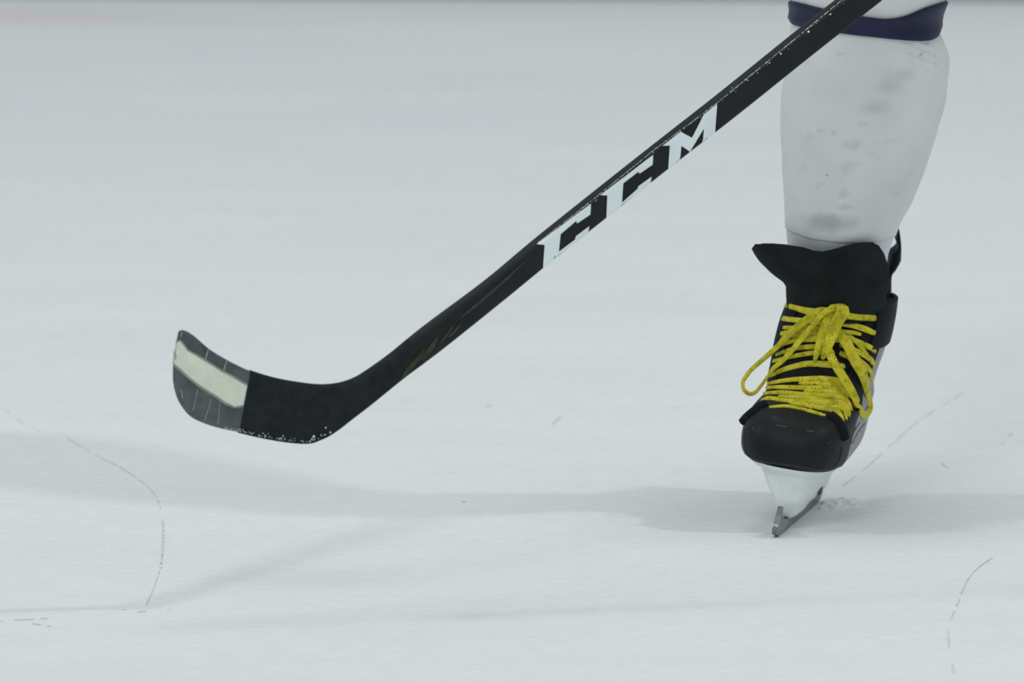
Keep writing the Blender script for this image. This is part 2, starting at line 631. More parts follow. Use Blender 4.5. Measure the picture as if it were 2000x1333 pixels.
def decal(name, poly, m, parent, bv, lift=0.0006, sub=6):
    """A thin printed patch lying on a surface, outlined in the photograph's pixels."""
    bm = bmesh.new()
    pts = []
    n = len(poly)
    for i in range(n):
        a, b = poly[i], poly[(i + 1) % n]
        k = max(1, int(math.hypot(b[0] - a[0], b[1] - a[1]) / sub))
        for j in range(k):
            pts.append((a[0] + (b[0] - a[0]) * j / k, a[1] + (b[1] - a[1]) * j / k))
    vs = [bm.verts.new((p[0], p[1], 0)) for p in pts]
    es = [bm.edges.new((vs[i], vs[(i + 1) % len(vs)])) for i in range(len(vs))]
    bmesh.ops.triangle_fill(bm, edges=es, use_beauty=True)
    for _ in range(3):
        long_e = [e for e in bm.edges if e.calc_length() > sub * 1.3]
        if long_e:
            bmesh.ops.subdivide_edges(bm, edges=long_e, cuts=1)
            bmesh.ops.triangulate(bm, faces=[q for q in bm.faces if len(q.verts) > 3])
    bm.verts.ensure_lookup_table()
    last = None
    for vtx in bm.verts:
        p = vtx.co
        h = None
        for dx, dy in ((0, 0), (-1.5, -1.5), (1.5, 1.5), (0, -3), (0, 3), (-3, -4), (3, 4)):
            h, nn, _, _ = bv.ray_cast(CAM, ray(p.x + dx, p.y + dy))
            if h is not None:
                break
        if h is None:
            h, nn = last
        last = (h, nn)
        vtx.co = h + nn * lift * (1 if nn.dot(ray(p.x, p.y)) < 0 else -1)
    me = bpy.data.meshes.new(name)
    bm.to_mesh(me)
    bm.free()
    me.materials.append(m)
    o = bpy.data.objects.new(name, me)
    COL.objects.link(o)
    o.parent = parent
    anc = parent
    loc = Vector((0, 0, 0))
    while anc is not None:
        loc = anc.location if anc.parent is None else loc
        anc = anc.parent
    o.matrix_parent_inverse = (Matrix.Translation(loc)).inverted() if parent.parent is None else Matrix.Identity(4)
    sm = o.modifiers.new('thickness', 'SOLIDIFY')
    sm.thickness = 0.0003
    sm.offset = 0
    return o


def crop(pts, ox, oy, s):
    return [(ox + x / s, oy + y / s) for x, y in pts]


C1 = [(105, 1102), (495, 808), (490, 885), (395, 950), (388, 932), (275, 1028), (262, 1155), (380, 1065), (385, 1042),
      (482, 970), (473, 1026), (148, 1272), (160, 1105)]
C2 = [(565, 747), (945, 455), (940, 525), (845, 590), (838, 575), (728, 660), (718, 800), (830, 700), (838, 680),
      (932, 612), (925, 668), (606, 908), (613, 747)]
ML = [(1015, 390), (1145, 288), (1225, 330), (1310, 166), (1407, 88), (1391, 293), (1303, 366), (1312, 262), (1210, 430),
      (1148, 388), (1138, 494), (1053, 556), (1065, 387)]
for nm, pl, lb in (('letter', C1, 'white letter C nearest the blade'), ('letter', C2, 'white middle letter C'),
                   ('letter', ML, 'white letter M highest on the shaft')):
    o = decal(nm, crop(pl, 1020, 180, 3.702), M_LETTER, shaft, BV_STICK)
    o['label'] = lb
# dim graphics between lettering and blade (crop 680,440 s4.167)
for pl, m in (([(420, 1255), (470, 1170), (600, 1020), (640, 985), (600, 1060), (540, 1150), (470, 1225)], M_OLIVE),
              ([(560, 1110), (640, 1010), (720, 905), (735, 915), (700, 1000), (620, 1090)], M_OLIVE),
              ([(720, 985), (790, 890), (860, 795), (840, 860), (780, 940)], M_OLIVE),
              ([(800, 920), (880, 830), (940, 760), (900, 840), (850, 900)], M_OLIVE),
              ([(860, 790), (1000, 670), (1200, 500), (1480, 255), (1300, 440), (1100, 620), (960, 730)], M_GREYLINE)):
    decal('printed_stripe', crop(pl, 680, 440, 4.167), m, shaft, BV_STICK)
# cream band and scuff lines on the bare toe of the blade (crop 310,620 s4.878)
decal('stripe_border', crop([(160, 222), (210, 216), (278, 303), (428, 392), (608, 502), (846, 634), (800, 858), (712, 868), (628, 830),
                             (530, 760), (370, 660), (250, 560), (140, 462), (132, 330)], 310, 620, 4.878), M_BORDER, blade, BV_STICK, 0.0004)
decal('cream_stripe', crop([(165, 235), (205, 232), (270, 320), (420, 410), (600, 520), (840, 655), (805, 835), (720, 850), (640, 810),
                            (540, 740), (380, 640), (260, 540), (150, 440), (140, 330)], 310, 620, 4.878), M_CREAM, blade, BV_STICK)
for pl in ([(470, 285), (480, 290), (445, 415), (432, 408)], [(640, 405), (652, 410), (620, 520), (605, 512)],
           [(366, 680), (374, 680), (328, 890), (318, 888)], [(494, 780), (502, 780), (438, 985), (428, 983)],
           [(574, 790), (580, 790), (566, 1020), (558, 1020)], [(205, 690), (218, 690), (232, 770), (220, 775)],
           [(215, 140), (226, 142), (215, 190), (205, 185)]):
    decal('scuff_line', crop(pl, 310, 620, 4.878), M_WLINE, blade, BV_STICK)


def crumbs(name, spots, m, parent, sub=1):
    """Snow grains: spots = (point, radius)."""
    bm = bmesh.new()
    for p, r in spots:
        mt = Matrix.Translation(p) @ Matrix.Rotation(random.random() * 6, 4, (random.random(), random.random(), 0.3)) @ Matrix.Diagonal(
            (r * random.uniform(0.7, 1.3), r * random.uniform(0.7, 1.3), r * random.uniform(0.5, 1), 1))
        bmesh.ops.create_icosphere(bm, subdivisions=sub, radius=1, matrix=mt)
    me = bpy.data.meshes.new(name)
    bm.to_mesh(me)
    bm.free()
    me.materials.append(m)
    o = bpy.data.objects.new(name, me)
    COL.objects.link(o)
    if parent:
        o.parent = parent
        o.matrix_parent_inverse = Matrix.Translation(parent.location).inverted()
    o['kind'] = 'stuff'
    return o


sp = []
for i in range(90):
    px = random.uniform(440, 640)
    t = (px - 440) / 200
    edge = lerp_table([(440, 838), (505, 853), (546, 861), (576, 864), (601, 865), (620, 860), (642, 849)], px)[0]
    h = abs(random.gauss(0, 1)) * 3 + 1
    hit = BV_STICK.ray_cast(CAM, ray(px, edge - h))[0]
    if hit:
        sp.append((hit, random.uniform(0.2, 0.7) * 0.001))
for px, py, r in ((636, 836, 1.2), (645, 845, 1.8), (613, 853, 1.8), (627, 851, 1.0), (553, 852, 1.3), (518, 851, 1.2)):
    hit = BV_STICK.ray_cast(CAM, ray(px, py))[0]
    if hit:
        sp.append((hit, r * 0.0007))
o = crumbs('snow_grains', sp, M_SNOW, blade)
o['label'] = 'snow grains clinging to the bottom of the blade'
sp = []  # frost droplets, packed into a white line imitating the shaft's specular edge highlight
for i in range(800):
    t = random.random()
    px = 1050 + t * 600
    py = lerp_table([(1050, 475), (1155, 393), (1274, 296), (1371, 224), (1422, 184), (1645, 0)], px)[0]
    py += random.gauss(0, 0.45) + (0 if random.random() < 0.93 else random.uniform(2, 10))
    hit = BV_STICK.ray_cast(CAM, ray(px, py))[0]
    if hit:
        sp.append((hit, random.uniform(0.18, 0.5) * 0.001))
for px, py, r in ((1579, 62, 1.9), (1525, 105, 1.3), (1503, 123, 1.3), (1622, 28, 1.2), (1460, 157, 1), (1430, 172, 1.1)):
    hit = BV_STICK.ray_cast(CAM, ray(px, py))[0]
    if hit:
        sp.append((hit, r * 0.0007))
o = crumbs('droplet_highlight', sp, M_SNOW, shaft)
o['label'] = 'tiny ice droplets and a dotted white line imitating the highlight along the upper edge of the shaft'

# ------------------------------------------------------------------ skate
PHI = math.radians(11)
ROLL = math.radians(9)
Tn = Vector((-math.sin(PHI), -math.cos(PHI), 0))
Rt = Vector((math.cos(PHI), -math.sin(PHI), 0))
Zv = Vector((0, 0, 1))
UPL = Zv * math.cos(ROLL) + Rt * math.sin(ROLL)
RTL = Rt * math.cos(ROLL) - Zv * math.sin(ROLL)


def sk(a, b, c):
    """Skate coordinates: a to the right, b back from the toe of the runner, c up."""
    return RTL * a - Tn * (b + 0.008) + UPL * c


skate = empty('hockey_skate', (0, 0, 0), 'black hockey skate with bright yellow laces gliding on the ice', 'skate')
SOLE = 0.064
# z above sole: front b, back b, half width, centre a, superellipse n
BOOT = [
    (0.000, 0.004, 0.255, 0.0435, -0.007, 3.6),
    (0.004, -0.003, 0.262, 0.0490, -0.007, 3.6),
    (0.012, -0.007, 0.266, 0.0525, -0.007, 3.6),
    (0.026, -0.006, 0.268, 0.0540, -0.007, 3.5),
    (0.040, 0.001, 0.268, 0.0535, -0.006, 3.3),
    (0.050, 0.013, 0.268, 0.0515, -0.004, 3.0),
    (0.058, 0.032, 0.268, 0.050, -0.002, 2.7),
    (0.066, 0.050, 0.268, 0.0515, -0.0055, 2.5),
    (0.080, 0.070, 0.263, 0.0530, -0.006, 2.4),
    (0.100, 0.090, 0.258, 0.0550, -0.005, 2.4),
    (0.120, 0.106, 0.256, 0.0560, -0.004, 2.4),
    (0.140, 0.118, 0.256, 0.0545, -0.0025, 2.4),
    (0.152, 0.125, 0.256, 0.0530, -0.002, 2.4),
]


def boot_ring(z, off=0.0, N=72):
    fb, bb, w, ac, n = smooth_table(BOOT, z)
    fb -= off
    bb += off
    w += off
    out = []
    low = max(0.0, 1 - z / 0.10)
    for k in range(N):
        th = 2 * math.pi * k / N
        ca, sb = math.cos(th), math.sin(th)
        b = (fb + bb) / 2 + (bb - fb) / 2 * sgnpow(sb, 2 / n)
        t = min(max((b - 0.02) / 0.25, 0), 1)           # narrower waist and heel low down
        ws = 1 - (0.26 * (3 * t * t - 2 * t ** 3)) * (0.35 + 0.65 * low)
        a = ac + 0.006 * t * low + w * ws * sgnpow(ca, 2 / n)
        out.append(sk(a, b, SOLE + z))
    return out


ZS = [0, 0.0015, 0.004, 0.008, 0.012, 0.018, 0.026, 0.033, 0.04, 0.045, 0.05, 0.054, 0.058, 0.062, 0.066, 0.072, 0.08, 0.09, 0.10,
      0.11, 0.12, 0.13, 0.14, 0.147, 0.152]
vs, fs = loft([boot_ring(z) for z in ZS])
NR = 72
slots = []
for i, fc in enumerate(fs):
    if len(fc) > 4:
        slots.append(0)
        continue
    k = i % NR
    zi = i // NR
    th = (k + 0.5) / NR * 360
    side = (th > 330 or th < 62) or (118 < th < 212)
    slots.append(1 if side and ZS[zi] < 0.118 else 0)
boot = obj('boot_shell', vs, fs, [M_BLACK, M_SIDE], skate, slots=slots, angle=60)


def shell_patch(name, z0, z1, keep, off, thick, m, label=None, nz=16):
    """Part of an offset boot surface, given real thickness."""
    zs = [z0 + (z1 - z0) * i / nz for i in range(nz + 1)]
    rings = [boot_ring(z, off) for z in zs]
    inner = [boot_ring(z, off - thick) for z in zs]
    vs = [p for r in rings for p in r] + [p for r in inner for p in r]
    M = len(rings) * NR
    kept = set()
    for i in range(nz):
        for k in range(NR):
            th = (k + 0.5) / NR * 360
            if keep(th, (zs[i] + zs[i + 1]) / 2):
                kept.add((i, k))
    fs = []
    for i, k in kept:
        k2 = (k + 1) % NR
        q = (i * NR + k, i * NR + k2, (i + 1) * NR + k2, (i + 1) * NR + k)
        fs.append(q)
        fs.append(tuple(M + x for x in reversed(q)))
        for nb, e in (((i, (k - 1) % NR), (q[3], q[0])), ((i, k2), (q[1], q[2])), ((i - 1, k), (q[0], q[1])), ((i + 1, k), (q[2], q[3]))):
            if nb not in kept:
                fs.append((e[0], e[1], M + e[1], M + e[0]))
    used = sorted({i for q in fs for i in q})
    mp = {o_: n_ for n_, o_ in enumerate(used)}
    o = obj(name, [vs[i] for i in used], [tuple(mp[i] for i in q) for q in fs], m, skate, angle=50)
    if label:
        o['label'] = label
    return o


# th 270 = toe front, 0 = right side, 180 = left side
toe_cap = shell_patch('toe_cap', 0.0, 0.060, lambda th, z: 198 < th < 342, 0.0022, 0.003, M_CAP, 'scuffed black toe cap')
collar = shell_patch('ankle_collar', 0.112, 0.154, lambda th, z: th > 322 or th < 40, 0.0035, 0.005, M_BLACK, 'raised black collar at the ankle')
facing_r = shell_patch('lace_facing', 0.056, 0.152, lambda th, z: 304 < th < 340, 0.0016, 0.003, M_BLACK)
facing_l = shell_patch('lace_facing', 0.056, 0.152, lambda th, z: 200 < th < 236, 0.0016, 0.003, M_BLACK)

# toe cap trim wings, running down either side from the laces
BV_BOOT0 = bvh_of([boot, toe_cap, collar, facing_r, facing_l])


def tube_on(name, pts, rad, m, parent, bv, lift=0.0, N=8, flat=1.0):
    d = catmull(pts, 4)
    P = []
    lastY = None
    for p in d:
        h = bv.ray_cast(CAM, ray(p[0], p[1]))[0]
        if h is None:
            h = at(p[0], p[1], lastY if lastY is not None else 0.05)
        lastY = h.y
        P.append(h - ray(p[0], p[1]) * lift)
    for _ in range(2):
        P = [P[0]] + [(P[i - 1] + P[i] * 2 + P[i + 1]) / 4 for i in range(1, len(P) - 1)] + [P[-1]]
    rings = []
    for i, p in enumerate(P):
        t = (P[min(i + 1, len(P) - 1)] - P[max(i - 1, 0)]).normalized()
        s = t.cross(FWD).normalized()
        q = t.cross(s).normalized()
        r = rad * (0.35 if i in (0, len(P) - 1) else 1)
        rings.append([p + s * (r * math.cos(2 * math.pi * k / N)) + q * (r * flat * math.sin(2 * math.pi * k / N)) for k in range(N)])
    vs, fs = loft(rings)
    return obj(name, vs, fs, m, parent)


tube_on('toe_trim', [(1449, 830), (1458, 818), (1472, 806), (1486, 795), (1500, 790)], 0.0052, M_BLACK, skate, BV_BOOT0, 0.001, flat=0.7)
tube_on('toe_trim', [(1618, 812), (1633, 822), (1643, 838), (1648, 852), (1648, 862)], 0.0058, M_BLACK, skate, BV_BOOT0, 0.001, flat=0.7)
for pl in ([(510, 225), (570, 245)], [(540, 330), (690, 350)], [(930, 395), (1030, 410)], [(1205, 565), (1245, 535)], [(262, 350), (272, 395)]):
    tube_on('scuff', crop(pl, 1430, 780, 6.4516), 0.0006, M_STITCH, toe_cap, BV_BOOT0, 0.0, N=5, flat=0.4)
tube_on('toe_rim', [(1456, 836), (1453, 860), (1458, 884), (1474, 897), (1510, 904), (1560, 911), (1606, 917), (1630, 911), (1641, 893), (1644, 872)],
        0.0011, M_RIM, toe_cap, BV_BOOT0, 0.0, N=6, flat=0.6)
for pts in ([(1690, 826), (1673, 848), (1664, 868)], [(1680, 824), (1667, 845), (1660, 870)]):
    tube_on('side_piping', pts, 0.0008, M_STITCH, boot, BV_BOOT0, 0.0, N=5)

# tongue: a padded flap that flares open above the laces
TL = [(628, 1541), (606, 1538), (590, 1536), (575, 1535), (560, 1535), (551, 1529), (536, 1508), (511, 1483), (495, 1472), (486, 1468)]
TOPC = [(1468, 487), (1475, 479), (1499, 477), (1532, 479), (1565, 484), (1590, 491), (1607, 493), (1628, 488), (1656, 480),
        (1681, 475), (1704, 474.5), (1717, 481), (1727, 496)]
TRr = [(628, 1712), (604, 1724), (590, 1731), (580, 1731), (562, 1737), (542, 1738), (530, 1737), (511, 1732), (496, 1727)]
NU, NV = 36, 22
yl = lambda t: lerp_table([(i / (len(TL) - 1), q[1], q[0]) for i, q in enumerate(TL)], t)
yr = lambda t: lerp_table([(i / (len(TRr) - 1), q[1], q[0]) for i, q in enumerate(TRr)], t)
tc_ = lambda u: lerp_table([(i / (len(TOPC) - 1), q[0], q[1]) for i, q in enumerate(TOPC)], u)
bt_ = lambda u: (1541 + (1712 - 1541) * u, 628 + 6 * math.sin(math.pi * u))


def tongue_pt(u, t, back=0.0):
    # Coons patch in the picture, then a real wrapped depth
    L, Rr, T, B = yl(t), yr(t), tc_(u), bt_(u)
    c00, c10, c01, c11 = bt_(0), bt_(1), tc_(0), tc_(1)
    px = (1 - u) * L[0] + u * Rr[0] + (1 - t) * B[0] + t * T[0] - ((1 - u) * (1 - t) * c00[0] + u * (1 - t) * c10[0] + (1 - u) * t * c01[0] + u * t * c11[0])
    py = (1 - u) * L[1] + u * Rr[1] + (1 - t) * B[1] + t * T[1] - ((1 - u) * (1 - t) * c00[1] + u * (1 - t) * c10[1] + (1 - u) * t * c01[1] + u * t * c11[1])
    Y = 0.104 - 0.012 * t ** 1.3 + 0.040 * abs(2 * u - 1.05) ** 2.2 * (1 - 0.45 * t) + back
    if u < 0.3:
        Y += 0.012 * t * (0.3 - u) / 0.3
    return at(px, py + (0.8 * noise.noise(Vector((u * 40, 1, 2))) if t > 0.98 else 0), Y)


front = [[tongue_pt(i / NU, j / NV) for i in range(NU + 1)] for j in range(NV + 1)]
backs = [[front[j][i] + Vector((0, 0.011 * (1 - 0.75 * (abs(2 * i / NU - 1) ** 6)) * (1 - 0.6 * (j / NV) ** 8), 0)) for i in range(NU + 1)] for j in range(NV + 1)]
vs = [p for r in front for p in r] + [p for r in backs for p in r]
W = NU + 1
MM = W * (NV + 1)
fs = []
for j in range(NV):
    for i in range(NU):
        q = (j * W + i, j * W + i + 1, (j + 1) * W + i + 1, (j + 1) * W + i)
        fs += [q, tuple(MM + x for x in reversed(q))]
for j in range(NV):
    for i in (0, NU):
        a, b = j * W + i, (j + 1) * W + i
        fs.append((a, b, MM + b, MM + a))
for i in range(NU):
    for j in (0, NV):
        a, b = j * W + i, j * W + i + 1
        fs.append((a, b, MM + b, MM + a))
tongue = obj('tongue', vs, fs, M_FELT, skate, angle=45)
tongue['label'] = 'wide black padded tongue flaring open'

# tendon guard at the back of the ankle
TG = [(1742, 600, 1690, 600), (1741, 560, 1715, 560), (1742, 535, 1728, 535), (1749, 526, 1733, 511), (1758.6, 509, 1735, 500), (1760, 496, 1737, 491),
      (1760, 484, 1748, 483), (1759.5, 473, 1751.5, 474), (1758.6, 463, 1747.5, 465), (1757, 452, 1749, 456), (1755, 444, 1751, 447)]
rings = []
for s in dense_stations(TG, 4):
    o_, i_ = at(s[0], s[1], 0.235), at(s[2], s[3], 0.235)
    c, h = (o_ + i_) / 2, (o_ - i_) / 2
    rings.append([c + h * sgnpow(math.cos(2 * math.pi * k / 20), 0.8) + Vector((0, 0.030, 0)) * sgnpow(math.sin(2 * math.pi * k / 20), 0.8) for k in range(20)])
vs, fs = loft(rings)
guard = obj('tendon_guard', vs, fs, M_BLACK, skate)

# blade holder: two towers and a bridge, one moulding
HV, HF = [], []


def add_part(v, f):
    k = len(HV)
    HV.extend(v)
    HF.extend([tuple(k + i for i in q) for q in f])


def hring(c, b0, b1, w, n=2.6, ac=0.0, N=40):
    out = []
    for k in range(N):
        th = 2 * math.pi * k / N
        out.append(sk(ac + w * sgnpow(math.cos(th), 2 / n), (b0 + b1) / 2 + (b1 - b0) / 2 * sgnpow(math.sin(th), 2 / n), c))
    return out


HT = [  # front tower: c, b0, b1, w, ac
    (0.0105, 0.034, 0.100, 0.0045, 0.0),
    (0.0125, 0.024, 0.100, 0.0068, 0.0),
    (0.017, 0.014, 0.100, 0.0095, 0.001),
    (0.024, 0.007, 0.100, 0.0138, 0.0),
    (0.032, 0.003, 0.100, 0.0185, 0.000),
    (0.042, 0.004, 0.102, 0.0250, -0.001),
    (0.052, 0.006, 0.106, 0.0310, -0.002),
    (0.058, 0.004, 0.112, 0.0340, -0.003),
    (0.0605, 0.000, 0.116, 0.040, -0.005),
    (0.0645, -0.002, 0.118, 0.043, -0.006),
]
v_, f_ = loft([hring(*smooth_table(HT, 0.0105 + (0.0645 - 0.0105) * i / 24)[0:2] and (lambda c: (c, *smooth_table(HT, c)[:3], 2.5, smooth_table(HT, c)[3]))(0.0105 + 0.054 * i / 24)) for i in range(25)])
add_part(v_, f_)
RT_ = [(0.0125, 0.145, 0.222, 0.0055), (0.02, 0.143, 0.226, 0.0095), (0.03, 0.140, 0.228, 0.0125), (0.05, 0.138, 0.230, 0.014), (0.058, 0.135, 0.232, 0.018), (0.0645, 0.130, 0.240, 0.030)]
v_, f_ = loft([hring(c, *lerp_table(RT_, c)) for c in [0.0125 + 0.052 * i / 14 for i in range(15)]])
add_part(v_, f_)
v_, f_ = loft([hring(c, 0.06, 0.19, w) for c, w in ((0.0125, 0.0045), (0.016, 0.0065), (0.026, 0.0075), (0.030, 0.006))])
add_part(v_, f_)
holder = obj('blade_holder', HV, HF, M_HOLDER, skate, angle=60)
holder['label'] = 'white plastic blade holder with snow specks'

# runner: thin steel with a rockered bottom and an upturned toe
prof_bot = [(-0.0225, 0.0305), (-0.0300, 0.0205), (-0.0355, 0.0120), (-0.0340, 0.0055), (-0.022, 0.0012), (-0.006, 0.0), (0.03, 0.0), (0.10, 0.0),
            (0.17, 0.0), (0.205, 0.0006), (0.222, 0.004), (0.232, 0.011), (0.234, 0.018)]
prof_top = [(0.230, 0.020), (0.220, 0.016), (0.19, 0.0135), (0.10, 0.0135), (0.03, 0.0130), (0.018, 0.0125), (0.006, 0.0140), (-0.011, 0.0185), (-0.0185, 0.0250), (-0.0215, 0.0302)]
prof = [q[:2] for q in catmull(prof_bot, 0.004)] + [q[:2] for q in catmull(prof_top, 0.004)]
tck = 0.0026
n = len(prof)
vs = [sk(-tck, b, c) for b, c in prof] + [sk(tck, b, c) for b, c in prof]
bm = bmesh.new()
bv_ = [bm.verts.new(x) for x in vs]
for k0 in (0, n):
    es = []
    for i in range(n):
        es.append(bm.edges.new((bv_[k0 + i], bv_[k0 + (i + 1) % n])))
    bmesh.ops.triangle_fill(bm, edges=es, use_beauty=True)
for i in range(n):
    j = (i + 1) % n
    bm.faces.new((bv_[i], bv_[j], bv_[n + j], bv_[n + i]))
bm.verts.index_update()
fs = [tuple(x.index for x in q.verts) for q in bm.faces]
vs = [x.co.copy() for x in bm.verts]
bm.free()
runner = obj('runner', vs, fs, M_STEEL, skate, smooth=False)
runner['label'] = 'steel runner wet at the toe'

BV_H = bvh_of([holder])
o = decal('release_slot', [(1606, 950), (1604, 962), (1598, 974), (1594.5, 976), (1597, 962), (1601, 956)], M_SLOT, skate, BV_H)
sp = []
for px, py, r in ((1522, 946, 1.9), (1526, 939, 1.5), (1511, 942, 1.3), (1488, 915, 1.6), (1474, 977, 0)):
    h = BV_H.ray_cast(CAM, ray(px, py))[0]
    if h and r:
        sp.append((h, r * 0.0008))
for i in range(14):
    h = BV_H.ray_cast(CAM, ray(random.uniform(1560, 1600), random.uniform(970, 1000)))[0]
    if h:
        sp.append((h, random.uniform(0.4, 1.4) * 0.0008))
crumbs('snow_grains', sp, M_SNOW, skate)

# ------------------------------------------------------------------ laces
BV_BOOT = bvh_of([boot, toe_cap, collar, facing_r, facing_l, tongue])


def ribbon(name, pts, lift=0.0022, free=None, thick=0.0008, label=None, tuck=True, passes=5):
    """Flat lace along pixel points (x, y, width px). It lies on the boot; free adds distance off it, per point."""
    if free is None:
        free = [0.0] * len(pts)
    d = catmull([(p[0], p[1], p[2], fr) for p, fr in zip(pts, free)], 4)
    P, Nn = [], []
    Ys = []
    for p in d:
        h, nn, _, _ = BV_BOOT.ray_cast(CAM, ray(p[0], p[1]))
        Ys.append((h.y, nn) if h is not None else None)
    known = [i for i, y in enumerate(Ys) if y is not None]
    for i, p in enumerate(d):
        if Ys[i] is None:
            j = min(known, key=lambda k: abs(k - i)) if known else None
            Y = Ys[j][0] if j is not None else 0.08
            nn = -FWD
        else:
            Y, nn = Ys[i]
        if nn.dot(FWD) > 0:
            nn = -nn
        P.append([p[0], p[1], Y, p[3]])
        Nn.append(nn.lerp(-FWD, 0.55).normalized())
    Y = [q[2] for q in P]
    for _ in range(passes):
        Y = [Y[0]] + [min(Y[i], (Y[i - 1] + 2 * Y[i] + Y[i + 1]) / 4 + 0.0004) for i in range(1, len(Y) - 1)] + [Y[-1]]
        Y = [Y[0]] + [(Y[i - 1] + 2 * Y[i] + Y[i + 1]) / 4 for i in range(1, len(Y) - 1)] + [Y[-1]]
    C = []
    for i, q in enumerate(P):
        fade = 1.0
        e = min(i, len(P) - 1 - i)
        if tuck and e < 3:
            fade = (e - 0.6) / 3
        C.append(at(q[0], q[1], Y[i]) - ray(q[0], q[1]) * (lift * fade + q[3]))
    rings = []
    K = 10
    for i, c in enumerate(C):
        t = (C[min(i + 1, len(C) - 1)] - C[max(i - 1, 0)]).normalized()
        s = t.cross(Nn[i]).normalized()
        q = s.cross(t).normalized()
        w = 1.25 * d[i][2] / PPM / 2
        rings.append([c + s * (w * sgnpow(math.cos(2 * math.pi * k / K), 0.6)) + q * (thick * sgnpow(math.sin(2 * math.pi * k / K), 0.8)) for k in range(K)])
    vs, fs = loft(rings)
    o = obj(name, vs, fs, M_LACE, skate)
    if label:
        o['label'] = label
    return o


ROWS = [
    [(1503, 796, 5), (1535, 793.5, 6), (1566, 799, 6), (1598, 808, 6), (1612, 812, 5)],
    [(1540, 786, 6), (1570, 791, 9), (1601, 797, 9), (1633, 803, 9), (1643, 814, 8), (1646, 829, 6)],
    [(1487, 782, 6), (1503, 778, 8), (1535, 783, 8), (1570, 786, 10), (1601, 787, 12), (1633, 785, 9), (1649, 790, 9), (1656, 800, 9), (1657, 814, 7)],
    [(1492, 769, 6), (1524, 767, 8), (1560, 770, 8), (1598, 773, 9), (1638, 776, 9), (1656, 785, 8), (1662, 802, 7)],
    [(1497, 758, 6), (1516, 756.5, 7), (1535, 757, 8), (1598, 759, 9), (1643, 763, 11), (1659, 772, 9), (1666, 782, 7)],
    [(1499, 750, 6), (1518, 746, 7), (1543, 742.5, 8), (1570, 741, 9), (1607, 741, 11), (1641, 748, 14), (1662, 756, 9)],
    [(1505, 736, 6), (1522, 726, 8), (1543, 718.5, 9), (1578, 711, 10), (1624, 713, 11), (1650, 716, 8)],
    [(1662, 690, 8), (1680, 706, 9), (1697, 722, 9), (1703, 736, 8), (1704, 746, 6)],
    [(1510, 706, 6), (1542, 698, 7), (1572, 692, 8), (1600, 689, 8), (1630, 690, 8)],
    [(1516, 694, 6), (1536, 686, 7), (1560, 680, 8), (1590, 678, 9), (1625, 679, 9)],
    [(1640, 672, 9), (1672, 686, 9), (1694, 698, 9), (1704, 707, 9), (1707, 719, 6)],
    [(1523, 676, 6), (1540, 669, 7), (1560, 665, 8), (1596, 663, 10), (1640, 664, 10)],
    [(1636, 652, 9), (1650, 659, 9), (1670, 666, 9), (1688, 674, 9), (1703, 681, 9), (1710, 688, 6)],
    [(1525, 652, 7), (1545, 649, 9), (1580, 648, 8), (1625, 648, 8), (1664, 650, 7), (1682, 654, 5)],
    [(1640, 632, 9), (1660, 635, 9), (1676, 639, 10), (1694, 645, 10), (1709, 652, 8)],
    [(1528, 622, 8), (1548, 625, 9), (1572, 627, 9), (1600, 630, 10), (1640, 634, 8)],
    [(1620, 614, 9), (1654, 617.5, 10), (1676, 620, 10), (1700, 621.5, 10), (1711, 622, 9)],
    [(1560, 748, 7), (1600, 750, 8), (1640, 756, 9), (1660, 766, 9), (1668, 782, 8), (1670, 796, 6)],
    [(1520, 775, 6), (1560, 777, 7), (1600, 781, 8), (1636, 789, 8), (1650, 800, 8), (1652, 820, 6)],
    [(1570, 764, 7), (1610, 765, 8), (1642, 769, 9), (1655, 778, 8)],
    [(1580, 797, 6), (1610, 795, 8), (1640, 797, 8), (1654, 806, 7)],
    [(1530, 640, 6), (1560, 641, 8), (1590, 640, 9), (1620, 640, 9)],
    [(1545, 657, 7), (1580, 655, 8), (1610, 652, 9), (1645, 645, 7)],
    [(1640, 690, 8), (1662, 700, 9), (1682, 716, 9), (1690, 734, 7)],
    [(1655, 655, 8), (1676, 672, 8), (1690, 690, 8), (1699, 704, 6)],
    [(1534, 596, 9), (1555, 602, 9), (1572, 607, 11), (1590, 611, 14), (1612, 615, 14), (1630, 616, 10)],
]
for i, r in enumerate(ROWS):
    ribbon('lace_strand', r, lift=0.002 + 0.0004 * (i % 3))
# bow
ribbon('bow_loop', [(1612, 612, 12), (1590, 617, 14), (1560, 637, 13), (1536, 658, 13), (1522, 674, 10), (1494, 699, 8), (1470, 720, 7), (1459, 733, 7),
                    (1451, 747, 6), (1453, 762, 6), (1464.5, 770, 7), (1477, 765, 6), (1493, 745, 5), (1503, 731, 6), (1512, 719, 8), (1530, 703, 9),
                    (1554, 676, 9), (1584, 640, 9), (1608, 613, 9), (1626, 603, 10), (1640, 606, 10)],
       lift=0.004, free=[0.002, 0.004, 0.007, 0.010, 0.014, 0.018, 0.020, 0.022, 0.022, 0.022, 0.021, 0.020, 0.018, 0.016, 0.012, 0.010, 0.010, 0.011, 0.012, 0.012, 0.008],
       passes=40, label='long thin bow loop hanging off the left side')
ribbon('bow_loop', [(1616, 625, 12), (1628, 640, 15), (1640, 656, 16), (1654, 672, 17), (1670, 704, 19), (1685, 731, 18), (1694, 763, 15), (1699, 790, 13), (1697, 806, 13),
                    (1688, 811, 14), (1680, 800, 14), (1670, 777, 14), (1656, 752, 15), (1640, 726, 15), (1626, 703, 14), (1617, 680, 13), (1612, 655, 12)],
       lift=0.005, free=[0.003, 0.004, 0.005, 0.006, 0.007, 0.007, 0.008, 0.009, 0.010, 0.012, 0.013, 0.013, 0.012, 0.011, 0.010, 0.010, 0.009],
       passes=20, label='broad bow loop falling down the right side')
